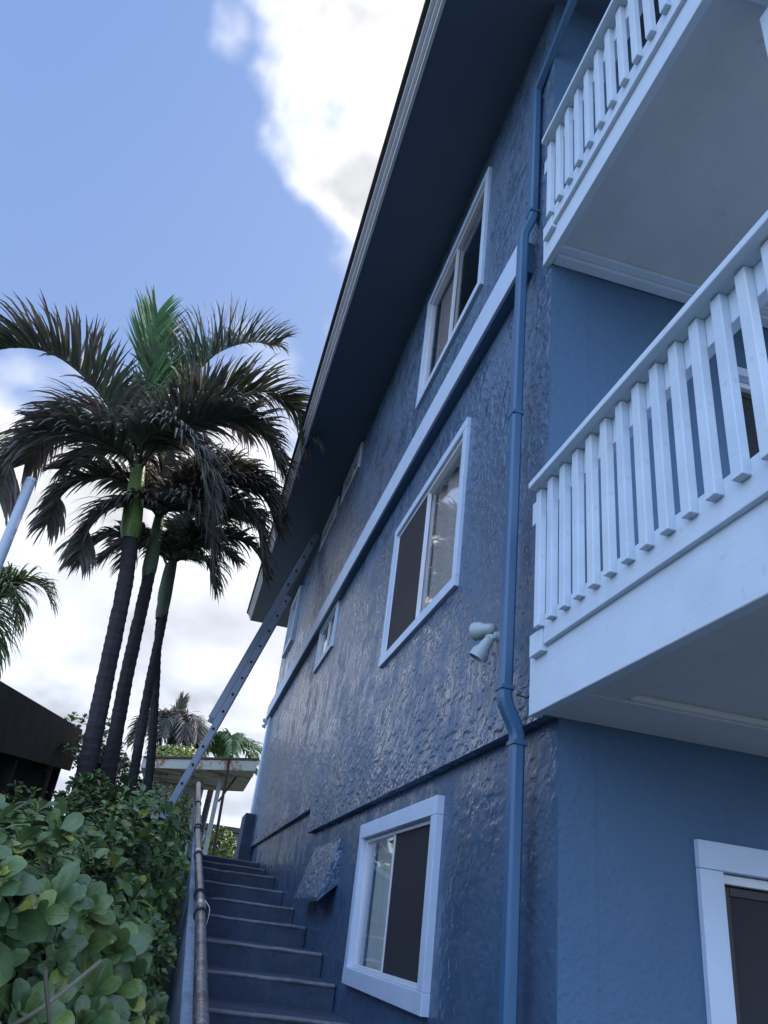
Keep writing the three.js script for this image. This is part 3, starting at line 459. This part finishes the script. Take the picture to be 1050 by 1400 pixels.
  const Cf = [
    [[-2.35, 6.24, -8.4], [-2.07, 6.62, -8.3], [-1.53, 6.77, -8.2], [-1.13, 6.57, -8.1], [-0.92, 6.2, -8.1]], [[-2.35, 6.24, -8.4], [-2.08, 6.27, -8.1], [-1.83, 6.13, -7.9], [-1.66, 5.8, -7.9]],
    [[-2.35, 6.24, -8.4], [-2.75, 6.39, -8.3], [-3.18, 6.39, -8.1], [-3.48, 6.08, -8.0], [-3.59, 5.8, -8.0]], [[-2.35, 6.24, -8.4], [-2.35, 7.1, -8.6], [-1.93, 7.53, -8.8], [-1.3, 7.5, -9.0]],
    [[-2.35, 6.24, -8.4], [-2.55, 6.37, -8.0], [-2.82, 6.1, -7.7], [-2.89, 5.75, -7.6]], [[-2.35, 6.24, -8.4], [-2.0, 6.8, -8.2], [-1.6, 7.1, -8.0], [-1.1, 7.1, -7.9]]];
  Cf.forEach((p, i) => frond(c, p, { green: i % 2 ? 0.4 : 0.2, droop: 1.2, len: 0.42 }));
  const d = thing('palm_tree', 'thinnest palm trunk, furthest right and mostly behind the third palm', 'palm tree');
  palmTrunk(d, [[-1.8, 1.8, -8.9], [-1.93, 3.22, -8.9], [-2.13, 4.3, -8.9], [-2.33, 5.3, -8.9], [-2.42, 5.9, -8.9]], 0.07, 0.055, [[-2.4, 5.7, -8.9], [-2.43, 6.0, -8.9], [-2.46, 6.4, -8.9]], 0.065, MAT.shaftDull);
  for (const p of [[[-2.46, 6.35, -8.9], [-2.2, 6.9, -9.1], [-1.8, 7.1, -9.3], [-1.4, 6.9, -9.4]], [[-2.46, 6.35, -8.9], [-2.8, 6.8, -9.1], [-3.2, 6.8, -9.2], [-3.5, 6.4, -9.2]], [[-2.46, 6.35, -8.9], [-2.45, 7, -9.3], [-2.3, 7.4, -9.7], [-2.1, 7.4, -10]]]) frond(d, p, { green: 0.25, droop: 1.2, len: 0.4 });
  // coconut palm whose crown stands just outside the left edge
  const e = thing('palm_tree', 'coconut palm at the far left edge with drooping fronds above the dark shed', 'palm tree');
  palmTrunk(e, [[-5.3, 1.8, -9.2], [-5.2, 3, -9.2], [-5.05, 4.2, -9.2], [-4.95, 5.1, -9.2]], 0.14, 0.11);
  for (const p of [[[-4.95, 5.2, -9.2], [-4.75, 5.6, -9.1], [-4.45, 5.7, -9], [-4.2, 5.65, -9], [-4.02, 5.45, -9]], [[-4.95, 5.2, -9.2], [-4.85, 5.5, -9], [-4.6, 5.5, -8.8], [-4.4, 5.2, -8.7], [-4.3, 4.9, -8.7]], [[-4.95, 5.2, -9.2], [-4.8, 5.2, -8.9], [-4.6, 4.95, -8.7], [-4.45, 4.6, -8.6], [-4.4, 4.3, -8.6]], [[-4.95, 5.2, -9.2], [-5.3, 5.9, -9.3], [-5.9, 6.2, -9.4], [-6.5, 5.9, -9.5]], [[-4.95, 5.2, -9.2], [-5.2, 5.9, -9.8], [-5.3, 6.2, -10.4], [-5.4, 5.9, -11]], [[-4.95, 5.2, -9.2], [-5.4, 5.5, -8.8], [-5.9, 5.3, -8.5], [-6.2, 4.8, -8.4]]]) frond(e, p, { green: 0.55, droop: 1.1, len: 0.42, w: 0.02 });
}

// ------------------------------------------------------------------ hedges
const LEAVES = []; // a few obovate blades, base at the origin, tip along +y, upper face towards +z
for (let v = 0; v < 5; v++) {
  const n = 6, pos = [], uvv = [], bend = rr(0.1, 0.5), fold = rr(0.12, 0.3), wd = rr(0.25, 0.32);
  const row = (i) => { const t = i / n, w = wd * Math.pow(Math.sin(Math.PI * Math.pow(t * 0.93 + 0.02, 1.7)), 0.75) + 0.012, y = t, z = -bend * t * t + 0.0; return [[-w, y, z + w * fold * 1.4 + 0.02 * Math.sin(i * 2 + v)], [0, y, z], [w, y, z + w * fold * 1.4 - 0.02 * Math.sin(i * 2 + v)]]; };
  for (let i = 0; i < n; i++) { const A = row(i), B = row(i + 1); for (const k of [0, 1]) { const q = [A[k], A[k + 1], B[k + 1], A[k], B[k + 1], B[k]]; for (const p of q) { pos.push(...p); uvv.push(0.5 + p[0] * 1.4, p[1]); } } }
  const g = new THREE.BufferGeometry(); g.setAttribute('position', new THREE.Float32BufferAttribute(pos, 3)); g.setAttribute('uv', new THREE.Float32BufferAttribute(uvv, 2)); g.computeVertexNormals();
  // smooth normals
  const key = {}, P_ = g.attributes.position, N_ = g.attributes.normal;
  for (let i = 0; i < P_.count; i++) { const k = [P_.getX(i), P_.getY(i), P_.getZ(i)].map((t) => t.toFixed(4)).join(); (key[k] ??= []).push(i); }
  for (const l of Object.values(key)) { let s = V(0, 0, 0); for (const i of l) s.add(V(N_.getX(i), N_.getY(i), N_.getZ(i))); s.normalize(); for (const i of l) N_.setXYZ(i, s.x, s.y, s.z); }
  LEAVES.push(g);
}
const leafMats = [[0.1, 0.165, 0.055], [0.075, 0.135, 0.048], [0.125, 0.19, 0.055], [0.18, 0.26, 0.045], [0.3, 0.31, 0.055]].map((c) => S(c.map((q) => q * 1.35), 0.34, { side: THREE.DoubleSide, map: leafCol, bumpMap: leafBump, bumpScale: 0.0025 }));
const frustum = new THREE.Frustum().setFromProjectionMatrix(new THREE.Matrix4().multiplyMatrices(camera.projectionMatrix, camera.matrixWorldInverse));
function hedge(t, spots, o) {
  // spots: [position, outward direction, size]; each becomes a rosette of leaves at a twig end
  const all = [], q = new THREE.Quaternion(), m = new THREE.Matrix4();
  for (const [p, dir, size, inner] of spots) {
    const n = Math.round(rr(...o.count)), ax = dir.clone().normalize(), a0 = rr(0, 6.28);
    const ref = Math.abs(ax.y) > 0.9 ? V(1, 0, 0) : V(0, 1, 0), e1 = ax.clone().cross(ref).normalize(), e2 = ax.clone().cross(e1).normalize();
    for (let i = 0; i < n; i++) {
      const az = a0 + i * 2.4 + rr(-0.5, 0.5), k = i / n, open = mix(0.25, 1.5, k) + rr(-0.3, 0.3), L = size * mix(0.5, 1, Math.sqrt(k)) * rr(0.75, 1.2);
      const rad = e1.clone().multiplyScalar(Math.cos(az)).addScaledVector(e2, Math.sin(az));
      const Y = ax.clone().multiplyScalar(Math.cos(open)).addScaledVector(rad, Math.sin(open)).add(V(0, -0.12 * k, 0)).normalize(), up = ax.clone().multiplyScalar(Math.sin(open)).addScaledVector(rad, -Math.cos(open));
      const X = Y.clone().cross(up).normalize(), Zv = X.clone().cross(Y).normalize();
      const b = p.clone().addScaledVector(ax, -k * size * 0.35).addScaledVector(rad, 0.006);
      m.makeBasis(X, Y, Zv); q.setFromRotationMatrix(m);
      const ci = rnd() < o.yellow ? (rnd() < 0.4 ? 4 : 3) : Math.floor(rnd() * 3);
      all.push({ b, q: q.clone(), L, v: Math.floor(rnd() * 5), ci: inner ? 1 : ci, d: b.distanceTo(camera.position) + (inner ? 3 : 0) + (frustum.containsPoint(b) ? 0 : 50) });  // inner leaves always take the darkest green, shade put into their colour
    }
  }
  all.sort((a, b) => a.d - b.d);
  const single = o.single ?? 300, geos = [], sc = V(1, 1, 1);
  all.forEach((l, i) => {
    if (i < single) { const x = new THREE.Mesh(LEAVES[l.v], leafMats[l.ci]); x.name = 'leaf'; x.position.copy(l.b); x.quaternion.copy(l.q); x.scale.setScalar(l.L); x.castShadow = x.receiveShadow = true; t.add(x); return; }
    const g = LEAVES[l.v].clone().applyMatrix4(m.compose(l.b, l.q, sc.set(l.L, l.L, l.L))), c = leafMats[l.ci].color, k = rr(0.8, 1.2), ca = new Float32Array(g.attributes.position.count * 3);
    for (let j = 0; j < ca.length; j += 3) { ca[j] = c.r * k; ca[j + 1] = c.g * k; ca[j + 2] = c.b * k; }
    g.setAttribute('color', new THREE.BufferAttribute(ca, 3)); geos.push(g);
  });
  const f = mesh('foliage', geos, MAT.leafV, t, true); f.userData.kind = 'stuff';
}
function shellSpots(n, zr, prof, size, depth, lim, amp = 1.25) { // prof(z, s) -> [x, y, nx, ny] along the cross-section, s 0 at the foot by the kerb, 1 at the far left
  const out = [];
  for (let i = 0; i < n; i++) {
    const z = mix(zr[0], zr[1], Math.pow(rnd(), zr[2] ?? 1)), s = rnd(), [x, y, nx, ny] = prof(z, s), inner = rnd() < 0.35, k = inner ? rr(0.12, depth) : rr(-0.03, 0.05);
    const bump = (fbm(x * 1.9 + 5, y * 1.9, z * 1.9, 3) - 0.57) * amp;
    if (lim && z > lim(x)) continue;
    const p = V(x + nx * (bump - k), y + ny * (bump - k), z + rr(-0.03, 0.03));
    out.push([p, V(nx * 0.8 + rr(-0.5, 0.5), ny * 0.8 + 0.35 + rr(-0.3, 0.4), rr(-0.15, 0.75)), size * (rnd() < 0.25 ? rr(1.1, 1.35) : rr(0.6, 1.05)), inner]);
  }
  return out;
}
const section = (xr, H, foot, xl, r = 0.35, fall = 0) => (s) => { // rises from the foot, rounds a shoulder, then runs left along the top
  const up = H - foot, run = xr - xl, tot = up + run, d = s * tot;
  if (d < up - r) return [xr, foot + d, 1, 0.15];
  if (d < up + r) { const a = (d - up + r) / (2 * r) * Math.PI / 2; return [xr - r + r * Math.cos(a), H - r + r * Math.sin(a), Math.cos(a), Math.sin(a)]; }
  return [xr - (d - up), H - fall * (d - up), 0, 1];
};
{
  const t = thing('hedge', 'dense dark green hedge with large rounded leaves filling the lower left beside the kerb wall', 'hedge');
  const prof = (z, s) => section(z < -5.2 ? -1.95 : -1.42, 1.66 - 0.135 * (z - 0.5), groundY(z) + 0.05, -3.3, 0.55, 0.3)(s);
  const face = (x) => mix(0.62, -0.9, sst(-2.05, -1.3, x)); // the end of the hedge slants away towards the kerb
  const spots = shellSpots(1850, [0.5, -7.0, 1.25], prof, 0.108, 0.5, face);
  // the end of the hedge that faces the viewer
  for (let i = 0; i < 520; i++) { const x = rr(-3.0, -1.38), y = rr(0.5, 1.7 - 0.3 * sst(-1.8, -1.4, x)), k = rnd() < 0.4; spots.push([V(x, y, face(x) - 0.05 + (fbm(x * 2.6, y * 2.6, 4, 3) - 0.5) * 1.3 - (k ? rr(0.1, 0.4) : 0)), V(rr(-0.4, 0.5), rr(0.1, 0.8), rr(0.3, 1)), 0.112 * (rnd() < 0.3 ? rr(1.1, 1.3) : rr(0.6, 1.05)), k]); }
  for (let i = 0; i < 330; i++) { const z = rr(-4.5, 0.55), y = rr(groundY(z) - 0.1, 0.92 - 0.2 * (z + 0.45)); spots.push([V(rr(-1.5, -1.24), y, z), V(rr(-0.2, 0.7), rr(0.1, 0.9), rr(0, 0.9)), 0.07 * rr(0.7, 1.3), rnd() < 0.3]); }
  hedge(t, spots, { count: [6, 13], yellow: 0.1 });
  const br = [];
  for (let i = 0; i < 40; i++) { const z = rr(-4, 0.5), x = rr(-2.2, -1.6), y = rr(groundY(z) + 0.2, 1.15 - 0.13 * z); br.push([[x, y, z], [x + rr(-0.15, 0.1), y + rr(0.05, 0.2), z + rr(-0.2, 0.1)], [x + rr(-0.2, 0.12), y + rr(0.2, 0.4), z + rr(-0.3, 0.12)]]); }
  br.push([[-1.74, 1.22, 0.3], [-1.6, 1.32, 0.32], [-1.48, 1.44, 0.25]]);
  for (const p of br) mesh('branch', tube(p, rr(0.004, 0.007), 6, 10), MAT.stem, t);
  const u = thing('shrub', 'yellow green shrub with small leaves around the foot of the ladder', 'shrub');
  const prof2 = (z, s) => section(-1.27, z > -9.85 ? 1.5 + 0.088 * (2.9 - z) : 3.3, groundY(z), z > -9.85 ? -2.0 : -2.7)(s);
  hedge(u, shellSpots(1000, [-5.1, -12.5], prof2, 0.08, 0.35, null, 0.45), { count: [6, 10], yellow: 0.85, single: 120 });
  const w = thing('shrub', 'dark shrub behind the palm trunks beside the end of the shed', 'shrub');
  hedge(w, shellSpots(420, [-8.8, -11.5], (z, s) => section(-2.3, 3.75, groundY(z), -3.4)(s), 0.1, 0.35), { count: [7, 11], yellow: 0.2, single: 60 });
}

// ------------------------------------------------------------------ shed and pole on the neighbouring plot
{
  const t = thing('shed', 'dark brown timber shed with a deep fascia at the left behind the hedge', 'shed');
  const z0 = -10.5, z1 = 0.5, top = (z) => 3.19 - 0.122 * (z + 4.55), bot = (z) => 2.72 - 0.11 * (z + 5.5);
  mesh('fascia', (() => { const s = new THREE.Shape([[-z1, bot(z1)], [-z0, bot(z0)], [-z0, top(z0)], [-z1, top(z1)]].map(([u, v]) => new THREE.Vector2(u, v))); return new THREE.ExtrudeGeometry(s, { depth: 0.03, bevelEnabled: false }).rotateY(Math.PI / 2).translate(-3.23, 0, 0); })(), MAT.brownWood, t);
  mesh('roof', (() => { const s = new THREE.Shape([[-z1, top(z1) - 0.06], [-z0, top(z0) - 0.06], [-z0, top(z0) + 0.004], [-z1, top(z1) + 0.004]].map(([u, v]) => new THREE.Vector2(u, v))); return new THREE.ExtrudeGeometry(s, { depth: 3.2, bevelEnabled: false }).rotateY(Math.PI / 2).translate(-6.42, 0, 0); })(), MAT.shingle, t);
  mesh('wall', (() => { const s = new THREE.Shape([[-z1 + 0.2, 0.3], [-z0 - 0.05, 0.3], [-z0 - 0.05, top(z0) - 0.08], [-z1 + 0.2, top(z1) - 0.08]].map(([u, v]) => new THREE.Vector2(u, v))); return new THREE.ExtrudeGeometry(s, { depth: 2.6, bevelEnabled: false }).rotateY(Math.PI / 2).translate(-6.02, 0, 0); })(), MAT.darkWood, t);
  for (const z of [-9.9, -6.7, -3.5, -0.4]) mesh('post', bx(-3.36, -3.26, 0.4, bot(z) + 0.1, z - 0.05, z + 0.05, 0.006), MAT.brownWood, t);
  const p = thing('pole', 'pale blue painted pole with a cap rising at the left edge', 'pole', [-4.03, 0, -6]);
  mesh('shaft', cyl([0, 1.4, 0], [0, 5.9, 0], 0.062, 0.062, 20), MAT.pole, p); mesh('cap', cyl([0, 5.9, 0], [0, 5.94, 0], 0.066, 0.058, 20), MAT.pole, p);
}

// ------------------------------------------------------------------ behind: canopy, shrubs, a far house
{
  const t = thing('canopy', 'pale flat concrete canopy with rust stains on posts at the head of the steps', 'canopy');
  const a = [-2.7, -19.48], b = [0.16, -16.94], dx = b[0] - a[0], dz = b[1] - a[1], l = Math.hypot(dx, dz), n = [-dz / l * -1, dx / l * -1]; // n points away
  const c = [b[0] + 0.05, b[1] - 3.9], e = [a[0] + 0.05, a[1] - 3.9];
  const sl = (y0, y1, in_) => { const s = new THREE.Shape([a, b, c, e].map(([x, z]) => new THREE.Vector2(x, -z))); return new THREE.ExtrudeGeometry(s, { depth: y1 - y0, bevelEnabled: true, bevelSize: 0.01, bevelThickness: 0.01, bevelSegments: 1 }).rotateX(-Math.PI / 2).translate(0, y0, 0); };
  mesh('slab', sl(4.76, 4.99), MAT.rusty, t);
  mesh('roof_edge', [bar([a[0], 5.03, a[1] + 0.03], [b[0] + 0.03, 5.03, b[1] + 0.03], 0.05, 0.06, [0, 1, 0], 0.01)], MAT.brownWood, t);
  mesh('post', bx(-0.64, -0.53, 2.2, 4.75, -18.57, -18.46, 0.01), MAT.paleGreen, t); mesh('post', bx(-2.6, -2.42, 2.2, 4.75, -20, -19.82, 0.01), MAT.paleGreen, t);
  mesh('back_wall', bx(-3.2, -0.9, 2.2, 4.75, -21.8, -21.6, 0.01), MAT.paleGreen, t);
  mesh('brace', [bar([-0.52, 4.1, -18.5], [-0.2, 4.76, -18.3], 0.05, 0.05, [0, 0, 1])], MAT.brownWood, t);
  const p = thing('timber_prop', 'rusty brown leaning prop in front of the canopy edge', 'prop');
  mesh('bar', bar([-0.42, 2.3, -17.2], [-0.52, 5.0, -17.2], 0.07, 0.07, [0, 0, 1], 0.008), MAT.brownWood, p); mesh('base', bx(-0.5, -0.34, 2.3, 2.38, -17.3, -17.1), MAT.brownWood, p);
  const b1 = thing('palm_tree', 'shaggy brown palm with dead fronds behind the canopy roof', 'palm tree');
  palmTrunk(b1, [[-2.1, 2.2, -22.5], [-2.15, 4, -22.5], [-2.2, 6.2, -22.5]], 0.16, 0.12);
  for (let i = 0; i < 13; i++) { const az = i * 2.4, r = rr(1.0, 1.5); frond(b1, [[-2.2, 6.2, -22.5], [-2.2 + Math.cos(az) * r * 0.4, 6.75, -22.5 + Math.sin(az) * r * 0.4], [-2.2 + Math.cos(az) * r * 0.8, 6.6, -22.5 + Math.sin(az) * r * 0.8], [-2.2 + Math.cos(az) * r, 6.0, -22.5 + Math.sin(az) * r]], { green: i % 4 ? 0.05 : 0.5, len: 0.5, dens: 90 }); }
  frond(b1, [[-2.2, 6.2, -22.5], [-2.2, 6.8, -22.4], [-2.15, 7.4, -22.4]], { green: 0.3, len: 0.4, fwd: 1.5, droop: 0.3 });
  const b2 = thing('palm_tree', 'bright green feathery palm fronds arching above the right end of the canopy', 'palm tree');
  palmTrunk(b2, [[-0.7, 2.2, -24], [-0.65, 4, -24], [-0.6, 6.0, -24]], 0.12, 0.09);
  for (let i = 0; i < 9; i++) { const az = i * 0.7, r = rr(1.2, 1.7); frond(b2, [[-0.6, 6.0, -24], [-0.6 + Math.cos(az) * r * 0.45, 6.6, -24 + Math.sin(az) * r * 0.45], [-0.6 + Math.cos(az) * r * 0.85, 6.55, -24 + Math.sin(az) * r * 0.85], [-0.6 + Math.cos(az) * r * 1.15, 6.0, -24 + Math.sin(az) * r * 1.15]], { green: 0.8, len: 0.5, dens: 90 }); }
  const s1 = thing('shrub', 'yellow green bush above the canopy roof, left of the ladder', 'shrub');
  hedge(s1, Array.from({ length: 260 }, () => { const d = V(rr(-1, 1), rr(-0.2, 1), rr(-1, 1)).normalize(); return [V(-1.75 + d.x * 0.9, 5.0 + d.y * 0.6, -20.4 + d.z * 0.7), d, 0.16, false]; }), { count: [6, 9], yellow: 0.75, single: 0 });
  const s2 = thing('shrub', 'rounded yellow green bush at the top of the steps before the far house', 'shrub');
  hedge(s2, Array.from({ length: 260 }, () => { const d = V(rr(-1, 1), rr(-0.4, 1), rr(-1, 1)).normalize(); return [V(0.0 + d.x * 0.55, 3.2 + d.y * 0.75, -24 + d.z * 0.5), d, 0.14, false]; }), { count: [6, 9], yellow: 0.6, single: 0 });
  const h = thing('far_house', 'low pale house with a dark window beyond the top of the steps', 'house', [0, 0, 0]);
  mesh('wall', bx(-4, 5, 2.2, 4.55, -36, -32, 0), MAT.paleGreen, h); mesh('roof', bx(-4.4, 5.4, 4.551, 4.75, -36.4, -31.6, 0.02), MAT.shingle, h);
  for (const x of [0.62, 2.4]) { const w = mesh('window', [bx(x - 0.32, x + 0.32, 4.2, 4.26, -32.02, -31.96), bx(x - 0.32, x + 0.32, 3.3, 3.36, -32.02, -31.96), bx(x - 0.32, x - 0.26, 3.36, 4.2, -32.02, -31.97), bx(x + 0.26, x + 0.32, 3.36, 4.2, -32.02, -31.97)], MAT.trim, h); mesh('pane', bx(x - 0.26, x + 0.26, 3.36, 4.2, -32.01, -31.99, 0), MAT.screen, w); }
}
renderer.render(scene, camera);
